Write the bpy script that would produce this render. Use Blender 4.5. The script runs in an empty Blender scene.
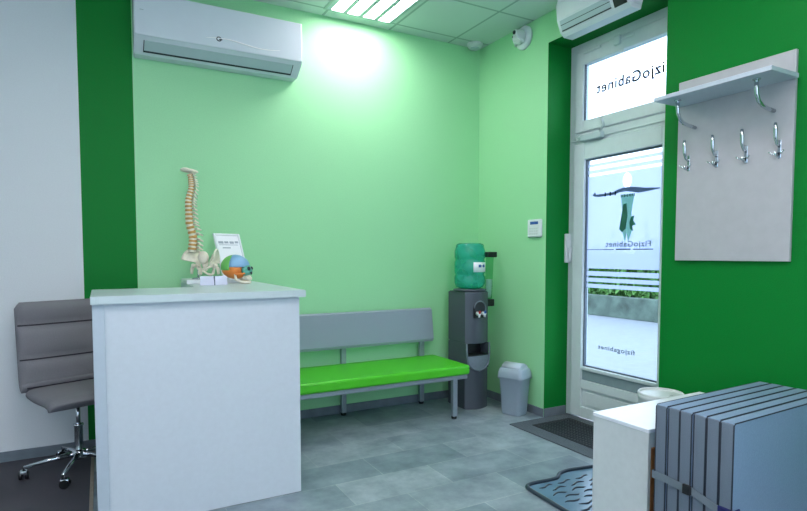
import bpy, bmesh, math, random
from mathutils import Vector, Matrix
random.seed(4)
S = bpy.context.scene
C = S.collection
PI = math.pi

# ---------------------------------------------------------------- colours and materials
def lin(c):
    r = []
    for v in c:
        v /= 255.0
        r.append(v / 12.92 if v <= 0.04045 else ((v + 0.055) / 1.055) ** 2.4)
    return (r[0], r[1], r[2], 1)

def mat(name, rgb, rough=0.5, metal=0.0, bump=0.0, scale=60, vary=0.0, **kw):
    m = bpy.data.materials.new(name); m.use_nodes = True
    nt = m.node_tree; b = nt.nodes['Principled BSDF']
    col = lin(rgb)
    b.inputs['Base Color'].default_value = col
    b.inputs['Roughness'].default_value = rough
    b.inputs['Metallic'].default_value = metal
    for k, v in kw.items():
        b.inputs[k.replace('_', ' ')].default_value = v
    if bump or vary:
        tc = nt.nodes.new('ShaderNodeTexCoord')
        n = nt.nodes.new('ShaderNodeTexNoise'); n.inputs['Scale'].default_value = scale
        n.inputs['Detail'].default_value = 5
        nt.links.new(tc.outputs['Object'], n.inputs['Vector'])
        if bump:
            bp = nt.nodes.new('ShaderNodeBump'); bp.inputs['Strength'].default_value = bump
            bp.inputs['Distance'].default_value = 0.01
            nt.links.new(n.outputs['Fac'], bp.inputs['Height'])
            nt.links.new(bp.outputs['Normal'], b.inputs['Normal'])
        if vary:
            r = nt.nodes.new('ShaderNodeValToRGB')
            r.color_ramp.elements[0].position = 0.3; r.color_ramp.elements[1].position = 0.7
            r.color_ramp.elements[0].color = tuple(c * (1 - vary) for c in col[:3]) + (1,)
            r.color_ramp.elements[1].color = tuple(min(1, c * (1 + vary)) for c in col[:3]) + (1,)
            nt.links.new(n.outputs['Fac'], r.inputs['Fac'])
            nt.links.new(r.outputs['Color'], b.inputs['Base Color'])
    return m

def emis(name, rgb, s):
    m = bpy.data.materials.new(name); m.use_nodes = True
    nt = m.node_tree; nt.nodes.clear()
    e = nt.nodes.new('ShaderNodeEmission'); o = nt.nodes.new('ShaderNodeOutputMaterial')
    e.inputs['Color'].default_value = lin(rgb); e.inputs['Strength'].default_value = s
    nt.links.new(e.outputs[0], o.inputs['Surface'])
    return m

M = {}
M['paint_light'] = mat('light_green_paint', (158, 224, 168), 0.5, bump=0.12, scale=120, vary=0.03)
M['paint_dark'] = mat('dark_green_paint', (0, 122, 44), 0.55, bump=0.12, scale=120, vary=0.03, Specular_IOR_Level=0.2)
M['paint_white'] = mat('white_paint', (215, 222, 226), 0.6, bump=0.12, scale=120, vary=0.02)
M['ceil'] = None
M['base'] = mat('grey_skirting_tile', (112, 124, 134), 0.4, vary=0.12, scale=12)
M['laminate'] = mat('white_laminate', (200, 210, 219), 0.35, bump=0.02, scale=40, vary=0.02)
M['laminate_grey'] = mat('pale_grey_laminate', (190, 206, 210), 0.3, vary=0.02, scale=30)
M['lam_edge'] = mat('laminate_edge', (182, 196, 208), 0.4, vary=0.02, scale=30)
M['shelf'] = mat('shelf_laminate', (188, 200, 212), 0.4, vary=0.03, scale=30)
M['panel'] = mat('coat_panel_laminate', (178, 180, 184), 0.5, vary=0.03, scale=18)
M['plastic'] = mat('white_plastic', (226, 232, 236), 0.3, vary=0.01, scale=20)
M['ac'] = mat('gloss_white_casing', (218, 226, 234), 0.18, vary=0.01, scale=10)
M['ac_grey'] = mat('soft_grey_casing', (182, 200, 204), 0.4, vary=0.01, scale=10)
M['dark'] = mat('dark_recess', (38, 48, 54), 0.5, vary=0.1, scale=30)
M['black'] = mat('black_plastic', (22, 24, 28), 0.35, vary=0.1, scale=30)
M['pvc'] = mat('white_pvc', (208, 222, 224), 0.3, vary=0.02, scale=20)
M['pvc_dark'] = mat('grey_gasket', (90, 104, 118), 0.5, vary=0.05, scale=20)
M['metal'] = mat('silver_painted_steel', (160, 172, 182), 0.35, 0.6, vary=0.04, scale=30)
M['chrome'] = mat('chrome', (205, 212, 218), 0.12, 1.0, vary=0.02, scale=20)
M['vinyl_green'] = mat('lime_green_vinyl', (76, 196, 34), 0.38, bump=0.15, scale=200, vary=0.03)
M['vinyl_grey'] = mat('grey_vinyl', (138, 152, 164), 0.45, bump=0.15, scale=200, vary=0.03)
M['fabric'] = mat('grey_quilted_fabric', (124, 124, 130), 0.8, bump=0.4, scale=300, vary=0.06)
M['seam'] = mat('seam', (50, 48, 56), 0.9, vary=0.1, scale=60)
M['cooler'] = mat('charcoal_plastic', (74, 82, 92), 0.38, bump=0.08, scale=250, vary=0.05)
M['cooler_l'] = mat('grey_plastic_trim', (104, 116, 128), 0.35, vary=0.05, scale=40)
M['bin'] = mat('silver_grey_plastic', (158, 174, 188), 0.38, bump=0.05, scale=100, vary=0.03)
M['bin_white'] = mat('off_white_plastic', (206, 214, 214), 0.4, vary=0.03, scale=30)
M['red'] = mat('red_plastic', (190, 40, 40), 0.4, vary=0.05, scale=30)
M['mat_cover'] = mat('grey_mat_cover', (122, 146, 174), 0.42, bump=0.2, scale=160, vary=0.05)
M['mat_side'] = mat('slate_mat_side', (104, 118, 132), 0.7, bump=0.3, scale=260, vary=0.07)
M['mat_pipe'] = mat('dark_mat_piping', (30, 40, 54), 0.6, vary=0.1, scale=60)
M['strap'] = mat('grey_webbing', (112, 126, 136), 0.75, bump=0.5, scale=400, vary=0.08)
M['navy'] = mat('navy_strap', (24, 34, 92), 0.6, vary=0.1, scale=60)
M['cardboard'] = mat('brown_board', (150, 98, 50), 0.6, bump=0.1, scale=40, vary=0.12)
M['rubber'] = mat('dark_grey_rubber', (30, 34, 40), 0.75, bump=0.5, scale=200, vary=0.15)
M['rubber_b'] = mat('ribbed_grey_rubber', (84, 94, 102), 0.8, bump=0.6, scale=300, vary=0.15)
M['tray'] = mat('slate_blue_tray', (104, 136, 160), 0.2, vary=0.08, scale=12)
M['tray_rim'] = mat('dark_tray_rim', (48, 62, 76), 0.4, vary=0.08, scale=20)
M['bone'] = mat('cream_bone', (232, 226, 206), 0.45, bump=0.2, scale=50, vary=0.05)
M['bone_y'] = mat('tan_disc', (204, 160, 88), 0.5, vary=0.12, scale=60)
M['blue_b'] = mat('pale_blue_bone', (130, 176, 212), 0.4, vary=0.04, scale=30)
M['green_b'] = mat('green_bone', (112, 190, 96), 0.4, vary=0.04, scale=30)
M['orange_b'] = mat('orange_bone', (232, 138, 62), 0.4, vary=0.04, scale=30)
M['teal_b'] = mat('teal_bone', (94, 174, 156), 0.4, vary=0.04, scale=30)
M['paper'] = mat('white_paper', (242, 244, 250), 0.55, vary=0.01, scale=20)
M['paper_l'] = mat('lilac_paper', (214, 218, 238), 0.5, vary=0.03, scale=20)
M['ink'] = mat('grey_ink', (96, 110, 126), 0.6, vary=0.1, scale=90)
M['carpet'] = mat('charcoal_vinyl_floor', (66, 66, 74), 0.7, bump=0.3, scale=200, vary=0.1)
M['trimstrip'] = mat('beige_threshold', (150, 140, 128), 0.5, vary=0.1, scale=30)
M['lcd'] = mat('blue_display', (58, 96, 168), 0.2, vary=0.1, scale=30)
M['lamp'] = emis('lamp_tube', (255, 247, 250), 13.5)
M['blue_cap'] = mat('pale_cap', (150, 200, 210), 0.4, vary=0.03, scale=30)

def glassy(name, rgb, rough=0.03, ior=1.2, mixc=0.75, spec=0.3):
    """thin clear sheet: mostly see-through with a little gloss"""
    m = bpy.data.materials.new(name); m.use_nodes = True
    nt = m.node_tree; nt.nodes.clear()
    t = nt.nodes.new('ShaderNodeBsdfTransparent'); t.inputs[0].default_value = lin(rgb)
    g = nt.nodes.new('ShaderNodeBsdfGlossy'); g.inputs['Roughness'].default_value = rough
    lw = nt.nodes.new('ShaderNodeLayerWeight'); lw.inputs['Blend'].default_value = .5
    pw = nt.nodes.new('ShaderNodeMath'); pw.operation = 'POWER'; pw.inputs[1].default_value = 4; nt.links.new(lw.outputs['Facing'], pw.inputs[0])
    f = nt.nodes.new('ShaderNodeMapRange'); f.inputs['To Min'].default_value = .02; f.inputs['To Max'].default_value = .6; nt.links.new(pw.outputs[0], f.inputs['Value'])
    x = nt.nodes.new('ShaderNodeMixShader'); o = nt.nodes.new('ShaderNodeOutputMaterial')
    nt.links.new(f.outputs[0], x.inputs[0]); nt.links.new(t.outputs[0], x.inputs[1]); nt.links.new(g.outputs[0], x.inputs[2])
    nt.links.new(x.outputs[0], o.inputs['Surface'])
    return m
M['glass'] = glassy('clear_pane', (235, 245, 250))

def film(name, rgb, see=0.1, diff=0.35):
    m = bpy.data.materials.new(name); m.use_nodes = True
    nt = m.node_tree; nt.nodes.clear()
    t = nt.nodes.new('ShaderNodeBsdfTransparent'); t.inputs[0].default_value = (1, 1, 1, 1)
    l = nt.nodes.new('ShaderNodeBsdfTranslucent'); l.inputs[0].default_value = lin(rgb)
    d = nt.nodes.new('ShaderNodeBsdfDiffuse'); d.inputs[0].default_value = lin(rgb)
    a = nt.nodes.new('ShaderNodeMixShader'); a.inputs[0].default_value = diff
    b = nt.nodes.new('ShaderNodeMixShader'); b.inputs[0].default_value = see
    o = nt.nodes.new('ShaderNodeOutputMaterial')
    nt.links.new(l.outputs[0], a.inputs[1]); nt.links.new(d.outputs[0], a.inputs[2])
    nt.links.new(a.outputs[0], b.inputs[1]); nt.links.new(t.outputs[0], b.inputs[2])
    nt.links.new(b.outputs[0], o.inputs['Surface'])
    return m
M['film'] = film('frosted_film', (178, 188, 214), 0.04, 0.2)
M['p_slate'] = film('slate_print', (128, 150, 170), 0.0, 0.35)
M['p_green'] = film('green_print', (96, 164, 140), 0.0, 0.35)
M['p_mint'] = film('mint_print', (176, 220, 206), 0.05, 0.3)
M['p_white'] = film('white_print', (252, 254, 255), 0.4, 0.1)
M['p_dark'] = film('dark_print', (44, 62, 72), 0.0, 0.5)
M['p_grey'] = film('grey_print', (150, 164, 180), 0.0, 0.5)

def water():
    m = bpy.data.materials.new('teal_bottle'); m.use_nodes = True
    nt = m.node_tree; nt.nodes.clear()
    t = nt.nodes.new('ShaderNodeBsdfTransparent'); t.inputs[0].default_value = lin((130, 235, 215))
    d = nt.nodes.new('ShaderNodeBsdfPrincipled'); d.inputs['Base Color'].default_value = lin((70, 190, 176)); d.inputs['Roughness'].default_value = 0.08
    tc = nt.nodes.new('ShaderNodeTexCoord'); n = nt.nodes.new('ShaderNodeTexNoise'); n.inputs['Scale'].default_value = 9
    nt.links.new(tc.outputs['Object'], n.inputs['Vector'])
    r = nt.nodes.new('ShaderNodeMapRange'); r.inputs['To Min'].default_value = 0.2; r.inputs['To Max'].default_value = 0.6
    nt.links.new(n.outputs['Fac'], r.inputs['Value'])
    x = nt.nodes.new('ShaderNodeMixShader'); o = nt.nodes.new('ShaderNodeOutputMaterial')
    nt.links.new(r.outputs['Result'], x.inputs[0]); nt.links.new(t.outputs[0], x.inputs[1]); nt.links.new(d.outputs[0], x.inputs[2])
    nt.links.new(x.outputs[0], o.inputs['Surface'])
    return m
M['water'] = water()

def floor_mat():
    m = bpy.data.materials.new('slate_grey_floor_tiles'); m.use_nodes = True
    nt = m.node_tree; b = nt.nodes['Principled BSDF']; N = nt.nodes.new; L = nt.links.new
    tc = N('ShaderNodeTexCoord'); mp = N('ShaderNodeMapping')
    mp.inputs['Location'].default_value = (0.15, 0.155, 0)
    L(tc.outputs['Object'], mp.inputs['Vector'])
    br = N('ShaderNodeTexBrick'); br.offset = 0.5; br.inputs['Scale'].default_value = 1
    br.inputs['Brick Width'].default_value = 0.65; br.inputs['Row Height'].default_value = 0.315
    br.inputs['Mortar Size'].default_value = 0.0025; br.inputs['Mortar Smooth'].default_value = 0.3
    br.inputs['Color1'].default_value = lin((120, 138, 150)); br.inputs['Color2'].default_value = lin((150, 164, 174))
    br.inputs['Mortar'].default_value = lin((160, 174, 178))
    L(mp.outputs['Vector'], br.inputs['Vector'])
    n = N('ShaderNodeTexNoise'); n.inputs['Scale'].default_value = 4.2; n.inputs['Detail'].default_value = 7; n.inputs['Roughness'].default_value = 0.65
    L(tc.outputs['Object'], n.inputs['Vector'])
    r = N('ShaderNodeValToRGB'); r.color_ramp.elements[0].position = 0.32; r.color_ramp.elements[1].position = 0.68
    r.color_ramp.elements[0].color = (0.58, 0.62, 0.64, 1); r.color_ramp.elements[1].color = (1.22, 1.20, 1.16, 1)
    L(n.outputs['Fac'], r.inputs['Fac'])
    mx = N('ShaderNodeMix'); mx.data_type = 'RGBA'; mx.blend_type = 'MULTIPLY'; mx.inputs['Factor'].default_value = 1
    L(br.outputs['Color'], mx.inputs['A']); L(r.outputs['Color'], mx.inputs['B'])
    L(mx.outputs['Result'], b.inputs['Base Color'])
    rr = N('ShaderNodeMapRange'); rr.inputs['To Min'].default_value = 0.28; rr.inputs['To Max'].default_value = 0.48
    L(n.outputs['Fac'], rr.inputs['Value']); L(rr.outputs['Result'], b.inputs['Roughness'])
    return m
M['floor'] = floor_mat()

def ceil_mat():
    m = bpy.data.materials.new('ceiling_tiles_in_grid'); m.use_nodes = True
    nt = m.node_tree; b = nt.nodes['Principled BSDF']; N = nt.nodes.new; L = nt.links.new
    tc = N('ShaderNodeTexCoord'); mp = N('ShaderNodeMapping'); mp.inputs['Location'].default_value = (0.37, 0.14, 0)
    L(tc.outputs['Object'], mp.inputs['Vector'])
    br = N('ShaderNodeTexBrick'); br.offset = 0; br.inputs['Scale'].default_value = 1
    br.inputs['Brick Width'].default_value = 0.63; br.inputs['Row Height'].default_value = 0.63
    br.inputs['Mortar Size'].default_value = 0.011; br.inputs['Mortar Smooth'].default_value = 0.1
    br.inputs['Color1'].default_value = lin((196, 212, 208)); br.inputs['Color2'].default_value = lin((200, 215, 211))
    br.inputs['Mortar'].default_value = lin((150, 174, 168))
    L(mp.outputs['Vector'], br.inputs['Vector']); L(br.outputs['Color'], b.inputs['Base Color'])
    n = N('ShaderNodeTexNoise'); n.inputs['Scale'].default_value = 90
    L(tc.outputs['Object'], n.inputs['Vector'])
    bp = N('ShaderNodeBump'); bp.inputs['Strength'].default_value = 0.15; bp.inputs['Distance'].default_value = 0.01
    L(n.outputs['Fac'], bp.inputs['Height']); L(bp.outputs['Normal'], b.inputs['Normal'])
    b.inputs['Roughness'].default_value = 0.8
    return m
M['ceil'] = ceil_mat()
M['pave'] = mat('pale_concrete_paving', (132, 138, 144), 0.8, bump=0.2, scale=8, vary=0.06)
M['concrete'] = mat('weathered_concrete', (84, 100, 90), 0.85, bump=0.3, scale=3, vary=0.5)
M['leaf'] = mat('hedge_leaf', (74, 122, 52), 0.6, vary=0.3, scale=6)

# ---------------------------------------------------------------- mesh helpers
class MB:
    def __init__(s): s.bm = bmesh.new(); s.mi = 0
    def _new(s, verts, faces, smooth=False):
        vs = [s.bm.verts.new(v) for v in verts]; fs = []
        for f in faces:
            try:
                q = s.bm.faces.new([vs[i] for i in f]); q.smooth = smooth; q.material_index = s.mi; fs.append(q)
            except ValueError: pass
        return vs, fs
    def box(s, a, b, bev=0.0, seg=2, rot=None):
        x0, x1 = sorted((a[0], b[0])); y0, y1 = sorted((a[1], b[1])); z0, z1 = sorted((a[2], b[2]))
        v = [(x0,y0,z0),(x1,y0,z0),(x1,y1,z0),(x0,y1,z0),(x0,y0,z1),(x1,y0,z1),(x1,y1,z1),(x0,y1,z1)]
        f = [(0,3,2,1),(4,5,6,7),(0,1,5,4),(1,2,6,5),(2,3,7,6),(3,0,4,7)]
        vs, fs = s._new(v, f)
        if rot: bmesh.ops.transform(s.bm, matrix=rot, verts=vs)
        if bev:
            es = list({e for q in fs for e in q.edges})
            bmesh.ops.bevel(s.bm, geom=es, offset=bev, segments=seg, affect='EDGES', profile=0.5, clamp_overlap=True, material=-1)
        return s
    def prism(s, pts, axis, a, b, bev=0.0, smooth=False):
        """pts 2-D outline extruded along axis from a to b"""
        def P(p, t):
            return {'x': (t, p[0], p[1]), 'y': (p[0], t, p[1]), 'z': (p[0], p[1], t)}[axis]
        n = len(pts)
        v = [P(p, a) for p in pts] + [P(p, b) for p in pts]
        f = [tuple(range(n)), tuple(range(2*n-1, n-1, -1))] + [(i, i+n, (i+1) % n+n, (i+1) % n) for i in range(n)]
        vs, fs = s._new(v, f)
        if smooth:
            for q in fs[2:]: q.smooth = True
        if bev:
            es = [e for q in fs[:2] for e in q.edges]
            bmesh.ops.bevel(s.bm, geom=list(set(es)), offset=bev, segments=2, affect='EDGES', clamp_overlap=True)
        return s
    def lathe(s, prof, c=(0,0,0), n=32, sx=1, sy=1):
        v = []; f = []
        for r, z in prof:
            for k in range(n):
                a = 2*PI*k/n; v.append((c[0]+sx*r*math.cos(a), c[1]+sy*r*math.sin(a), c[2]+z))
        m = len(prof)
        for i in range(m-1):
            for k in range(n):
                f.append((i*n+k, i*n+(k+1) % n, (i+1)*n+(k+1) % n, (i+1)*n+k))
        vs, fs = s._new(v, f, True)
        for i, row in ((0, 0), (m-1, m-1)):
            if prof[i][0] > 1e-4:
                try:
                    q = s.bm.faces.new(vs[row*n:(row+1)*n]); q.material_index = s.mi
                except ValueError: pass
        bmesh.ops.remove_doubles(s.bm, verts=vs, dist=1e-6)
        return s
    def tube(s, pts, r, n=10, cap=True):
        pts = [Vector(p) for p in pts]; rs = r if isinstance(r, (list, tuple)) else [r]*len(pts)
        rings = []; up = None
        for i, p in enumerate(pts):
            d = (pts[min(i+1, len(pts)-1)] - pts[max(i-1, 0)]).normalized()
            if up is None:
                up = Vector((0,0,1)) if abs(d.z) < .9 else Vector((1,0,0))
            u = (up - d*up.dot(d)).normalized(); w = d.cross(u); up = u
            rings.append([s.bm.verts.new(p + (u*math.cos(2*PI*k/n) + w*math.sin(2*PI*k/n))*rs[i]) for k in range(n)])
        for i in range(len(rings)-1):
            for k in range(n):
                q = s.bm.faces.new((rings[i][k], rings[i][(k+1) % n], rings[i+1][(k+1) % n], rings[i+1][k])); q.smooth = True; q.material_index = s.mi
        if cap:
            for g in (rings[0], rings[-1]):
                q = s.bm.faces.new(g); q.material_index = s.mi
        return s
    def ell(s, c, r, rot=None, u=20, v=12, keep=None):
        vs_ = []; fs_ = []
        for i in range(v+1):
            t = PI*i/v
            for k in range(u):
                a = 2*PI*k/u; vs_.append(Vector((math.sin(t)*math.cos(a), math.sin(t)*math.sin(a), math.cos(t))))
        for i in range(v):
            for k in range(u): fs_.append((i*u+k, (i+1)*u+k, (i+1)*u+(k+1) % u, i*u+(k+1) % u))
        if keep: fs_ = [f for f in fs_ if keep(sum((vs_[i] for i in f), Vector())/4)]
        P = [Vector((p.x*r[0], p.y*r[1], p.z*r[2])) for p in vs_]
        if rot: P = [rot @ p for p in P]
        P = [p + Vector(c) for p in P]
        vs, fs = s._new([tuple(p) for p in P], fs_, True)
        bmesh.ops.remove_doubles(s.bm, verts=vs, dist=1e-6)
        return s
    def obj(s, name, mats, parent=None, sub=0, solid=0):
        bmesh.ops.recalc_face_normals(s.bm, faces=s.bm.faces)
        loose = [v for v in s.bm.verts if not v.link_faces]
        if loose: bmesh.ops.delete(s.bm, geom=loose, context='VERTS')
        me = bpy.data.meshes.new(name); s.bm.to_mesh(me); s.bm.free()
        for m in (mats if isinstance(mats, (list, tuple)) else [mats]): me.materials.append(m)
        o = bpy.data.objects.new(name, me); C.objects.link(o)
        if parent:
            o.parent = parent
        if sub:
            md = o.modifiers.new('s', 'SUBSURF'); md.levels = sub; md.render_levels = sub
        if solid:
            md = o.modifiers.new('t', 'SOLIDIFY'); md.thickness = solid
        return o

def thing(name, label, cat, loc=(0,0,0), rz=0, group=None):
    o = bpy.data.objects.new(name, None); C.objects.link(o); o.empty_display_size = 0.1
    o.location = loc; o.rotation_euler = (0, 0, rz); o['label'] = label; o['category'] = cat
    if group: o['group'] = group
    return o
def tag(o, label, cat, group=None, kind=None):
    o['label'] = label; o['category'] = cat
    if group: o['group'] = group
    if kind: o['kind'] = kind
    return o
def struct(o, label=None):
    o['kind'] = 'structure'
    if label: o['label'] = label
    return o
def dup(root, loc, label):
    r = root.copy(); C.objects.link(r); r.location = loc; r['label'] = label
    for ch in list(root.children):
        c = ch.copy(); C.objects.link(c); c.parent = r
        for g in list(ch.children):
            d = g.copy(); C.objects.link(d); d.parent = c
    return r
def arc(c, r, a0, a1, n):  # 2-D arc
    return [(c[0]+r*math.cos(math.radians(a0+(a1-a0)*i/n)), c[1]+r*math.sin(math.radians(a0+(a1-a0)*i/n))) for i in range(n+1)]
def rrect(x0, x1, y0, y1, r, n=5):
    return arc((x1-r, y0+r), r, -90, 0, n)+arc((x1-r, y1-r), r, 0, 90, n)+arc((x0+r, y1-r), r, 90, 180, n)+arc((x0+r, y0+r), r, 180, 270, n)
def text_mesh(name, body, size, m, parent, mtx, extrude=0.0006, space=1.0):
    cu = bpy.data.curves.new(name, 'FONT'); cu.body = body; cu.size = size; cu.extrude = extrude; cu.space_character = space
    cu.align_x = 'LEFT'; cu.offset = .002*size/.1
    t = bpy.data.objects.new(name+'_src', cu); C.objects.link(t)
    dg = bpy.context.evaluated_depsgraph_get(); dg.update()
    me = bpy.data.meshes.new_from_object(t.evaluated_get(dg)); me.name = name
    bpy.data.objects.remove(t); bpy.data.curves.remove(cu)
    me.transform(mtx); me.materials.clear(); me.materials.append(m)
    o = bpy.data.objects.new(name, me); C.objects.link(o)
    if parent: o.parent = parent
    return o

H = 3.41
XL, YF = -5.6, -6.6         # left wall and front wall (behind the camera)
RY0, RY1, RZ = -2.068, -0.956, 3.163   # the door recess

# ---------------------------------------------------------------- room shell
struct(MB().box((XL-.1, YF-.1, -.1), (0.35, .1, 0)).obj('floor', M['floor']))
struct(MB().box((XL-.1, YF-.1, H), (0.0, .1, H+.1)).obj('ceiling', M['ceil']))
w = MB()
w.mi = 0; w.box((XL, 0, 0), (-3.428, .12, H)); w.mi = 1; w.box((-3.428, 0, 0), (-3.085, .12, H)); w.mi = 2; w.box((-3.085, 0, 0), (0.0, .12, H))
struct(w.obj('wall_back', [M['paint_white'], M['paint_dark'], M['paint_light']]))
w = MB(); T = 0.42
w.mi = 0; w.box((0, RY1, 0), (.0015, .12, H)); w.box((0, -1.5, RZ), (.0015, RY1, H))
w.mi = 1; w.box((.0015, RY1, 0), (T, .12, H+.1)); w.box((.0015, RY0, RZ), (T, RY1, H+.1)); w.box((0, RY0, RZ), (.0015, -1.5, H))
w.box((0, YF, 0), (T, RY0, H+.1))
struct(w.obj('wall_right', [M['paint_light'], M['paint_dark']]))
# left wall
struct(MB().box((XL-.1, YF, 0), (XL, .12, H)).obj('wall_left', M['paint_white']))
# front wall (behind the camera) with a wide window
WX0, WX1, WZ0, WZ1 = -4.6, -1.6, .85, 2.75
w = MB()
w.box((XL-.1, YF-.15, 0), (WX0, YF, H)); w.box((WX1, YF-.15, 0), (T, YF, H))
w.box((WX0, YF-.15, 0), (WX1, YF, WZ0)); w.box((WX0, YF-.15, WZ1), (WX1, YF, H))
struct(w.obj('wall_front', M['paint_white']))
wn = bpy.data.objects.new('window_1', None); C.objects.link(wn); struct(wn)
w = MB()
for x in (WX0, (WX0+WX1)/2-.03, WX1-.06): w.box((x, YF-.1, WZ0), (x+.06, YF-.04, WZ1))
for z in (WZ0, WZ1-.06): w.box((WX0, YF-.1, z), (WX1, YF-.04, z+.06))
w.obj('window_frame', M['pvc'], wn)
MB().box((WX0+.05, YF-.075, WZ0+.05), (WX1-.05, YF-.07, WZ1-.05)).obj('window_pane', M['glass'], wn)
# skirting
struct(MB().box((XL, -.012, 0), (0, 0, .072), .002, 1).obj('baseboard_back', M['base']))
struct(MB().box((-.012, RY1, 0), (0, -.012, .072), .002, 1).box((0, RY1-.012, 0), (.25, RY1, .072), .002, 1)
       .box((-.012, YF, 0), (0, RY0, .072), .002, 1).obj('baseboard_right', M['base']))
# darker floor behind the desk
struct(MB().box((XL, -3.6, 0), (-3.412, -.012, .004)).obj('floor_left', M['carpet']))
struct(MB().box((-3.412, -3.6, 0), (-3.392, -.012, .006), .002, 1).obj('trim_1', M['trimstrip']))

# ---------------------------------------------------------------- glazed door in the recess
DX = .26
d1 = bpy.data.objects.new('door_1', None); C.objects.link(d1); struct(d1)
fy0, fy1 = RY0, RY1
w = MB()
w.box((DX, fy1, 0), (DX+.07, fy1-.065, RZ), .004, 1); w.box((DX, fy0, 0), (DX+.07, fy0+.065, RZ), .004, 1)
w.box((DX, fy0+.065, RZ-.07), (DX+.07, fy1-.065, RZ), .004, 1)
w.box((DX, fy0+.065, 2.33), (DX+.07, fy1-.065, 2.42), .004, 1)
w.box((DX-.012, fy0+.03, 2.355), (DX, fy1-.03, 2.37), .003, 1)
w.obj('door_frame', M['pvc'], d1)
# transom sash
ty0, ty1 = fy0+.075, fy1-.075
w = MB()
gy1, gy0 = -1.118, fy0+.155
w.box((DX-.02, ty1, 2.425), (DX+.05, gy1, 3.085), .006, 2); w.box((DX-.02, ty0, 2.425), (DX+.05, gy0, 3.085), .006, 2)
w.box((DX-.02, gy0, 2.425), (DX+.05, gy1, 2.515), .006, 2); w.box((DX-.02, gy0, 2.975), (DX+.05, gy1, 3.085), .006, 2)
w.box((DX-.035, -1.30, 3.055), (DX-.02, -1.12, 3.075), .004, 1); w.box((DX-.045, -1.50, 3.02), (DX-.02, -1.44, 3.09), .006, 1)
w.box((DX-.03, -1.62, 3.045), (DX-.02, -1.50, 3.07), .004, 1)
w.box((DX-.032, -1.53, 2.955), (DX-.02, -1.49, 2.985), .004, 1)
w.obj('transom_sash', M['pvc'], d1)
w = MB(); w.box((DX-.004, gy1+.012, 2.505), (DX+.02, gy1, 2.985)); w.box((DX-.004, gy0, 2.505), (DX+.02, gy1, 2.513)); w.box((DX-.004, gy0, 2.977), (DX+.02, gy1, 2.985))
w.box((DX-.006, gy1-.012, 2.515), (DX-.001, gy1-.002, 2.975)).obj('transom_gasket', M['pvc_dark'], d1)
tp = MB().box((DX+.012, gy0, 2.515), (DX+.018, gy1, 2.975)).obj('transom_pane', M['glass'], d1)
# door leaf
ly1, ly0, lz1 = -1.03, fy0+.075, 2.325
dl = bpy.data.objects.new('door_leaf', None); C.objects.link(dl); dl.parent = d1
gy1, gy0, gz0, gz1 = -1.15, fy0+.19, .455, 2.19
w = MB()
w.box((DX-.03, ly1, .02), (DX+.045, gy1, lz1), .007, 2); w.box((DX-.03, ly0, .02), (DX+.045, gy0, lz1), .007, 2)
w.box((DX-.03, gy0, gz1), (DX+.045, gy1, lz1), .007, 2)
w.box((DX-.03, gy0, .425), (DX+.045, gy1, gz0), .007, 2)
w.box((DX-.03, gy0, .265), (DX+.045, gy1, .338), .007, 2)
w.box((DX-.03, gy0, .02), (DX+.045, gy1, .11), .007, 2)
w.box((DX-.008, gy0, .1), (DX+.03, gy1, .43))
w.box((DX-.022, gy0+.05, .13), (DX-.008, gy1-.05, .245), .01, 2)
w.obj('leaf_frame', M['pvc'], d1)
bpy.data.objects.remove(dl)
w = MB(); g = .012
w.box((DX-.006, gy1, gz0), (DX+.02, gy1-g, gz1)); w.box((DX-.006, gy0, gz0), (DX+.02, gy0+g, gz1))
w.box((DX-.006, gy0, gz0), (DX+.02, gy1, gz0+g)); w.box((DX-.006, gy0, gz1-g), (DX+.02, gy1, gz1))
w.obj('leaf_gasket', M['pvc_dark'], d1)
MB().box((DX-.013, gy0+.002, .34), (DX-.007, gy1-.002, .423)).obj('recess_shade_strip', mat('pvc_shade_grey', (132, 152, 158), .45, vary=.03, scale=20), d1)  # shade in the recess between the rails, painted in as a darker grey strip
MB().box((DX+.012, gy0, gz0), (DX+.018, gy1, gz1)).obj('leaf_pane', M['glass'], d1)
w = MB()
w.box((DX-.05, fy1-.028, 1.33), (DX, fy1-.002, 1.58), .006, 2); w.tube([(DX-.03, fy1-.05, 1.34), (DX-.03, fy1-.05, 1.46)], .014)
w.obj('hinge', M['plastic'], d1)
# door closer across the top of the leaf
w = MB(); w.box((DX-.075, -1.36, 2.335), (DX-.03, -1.14, 2.385), .008, 2); w.tube([(DX-.06, -1.34, 2.39), (DX-.07, -1.38, 2.42), (DX-.06, -1.36, 2.47)], .012)
w.tube([(DX-.05, -1.12, 2.36), (DX-.05, -1.08, 2.39)], .01)
w.obj('door_closer', M['ac_grey'], d1)
# frosted film with clear stripes
FX = DX+.008
w = MB()
def strip(z0, z1): w._new([(FX, gy0+.005, z0), (FX, gy1-.014, z0), (FX, gy1-.014, z1), (FX, gy0+.005, z1)], [(0, 1, 2, 3)])
hy_, hz_, ha_, hb_ = -1.555, 1.972, .040, .060      # the head is left clear in the film
y0_, y1_, z0_, z1_ = gy0+.005, gy1-.014, 1.285, 2.045
outer = []; inner = []
for k in range(48):
    a = 2*PI*k/48; dy, dz = math.cos(a), math.sin(a)
    ts = [((y1_ if dy > 0 else y0_)-hy_)/dy if abs(dy) > 1e-6 else 9, ((z1_ if dz > 0 else z0_)-hz_)/dz if abs(dz) > 1e-6 else 9]
    tt = min(ts); outer.append((FX, hy_+dy*tt, hz_+dz*tt)); inner.append((FX, hy_+ha_*dy*(1-.12*(dz < 0)*abs(dz)), hz_+hb_*dz))
corners = [(FX, y1_, z1_), (FX, y0_, z1_), (FX, y0_, z0_), (FX, y1_, z0_)]
fcs = []
for k in range(48):
    j = (k+1) % 48; fcs.append((k, j, 48+j, 48+k))
w._new(outer+inner, fcs)
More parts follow.
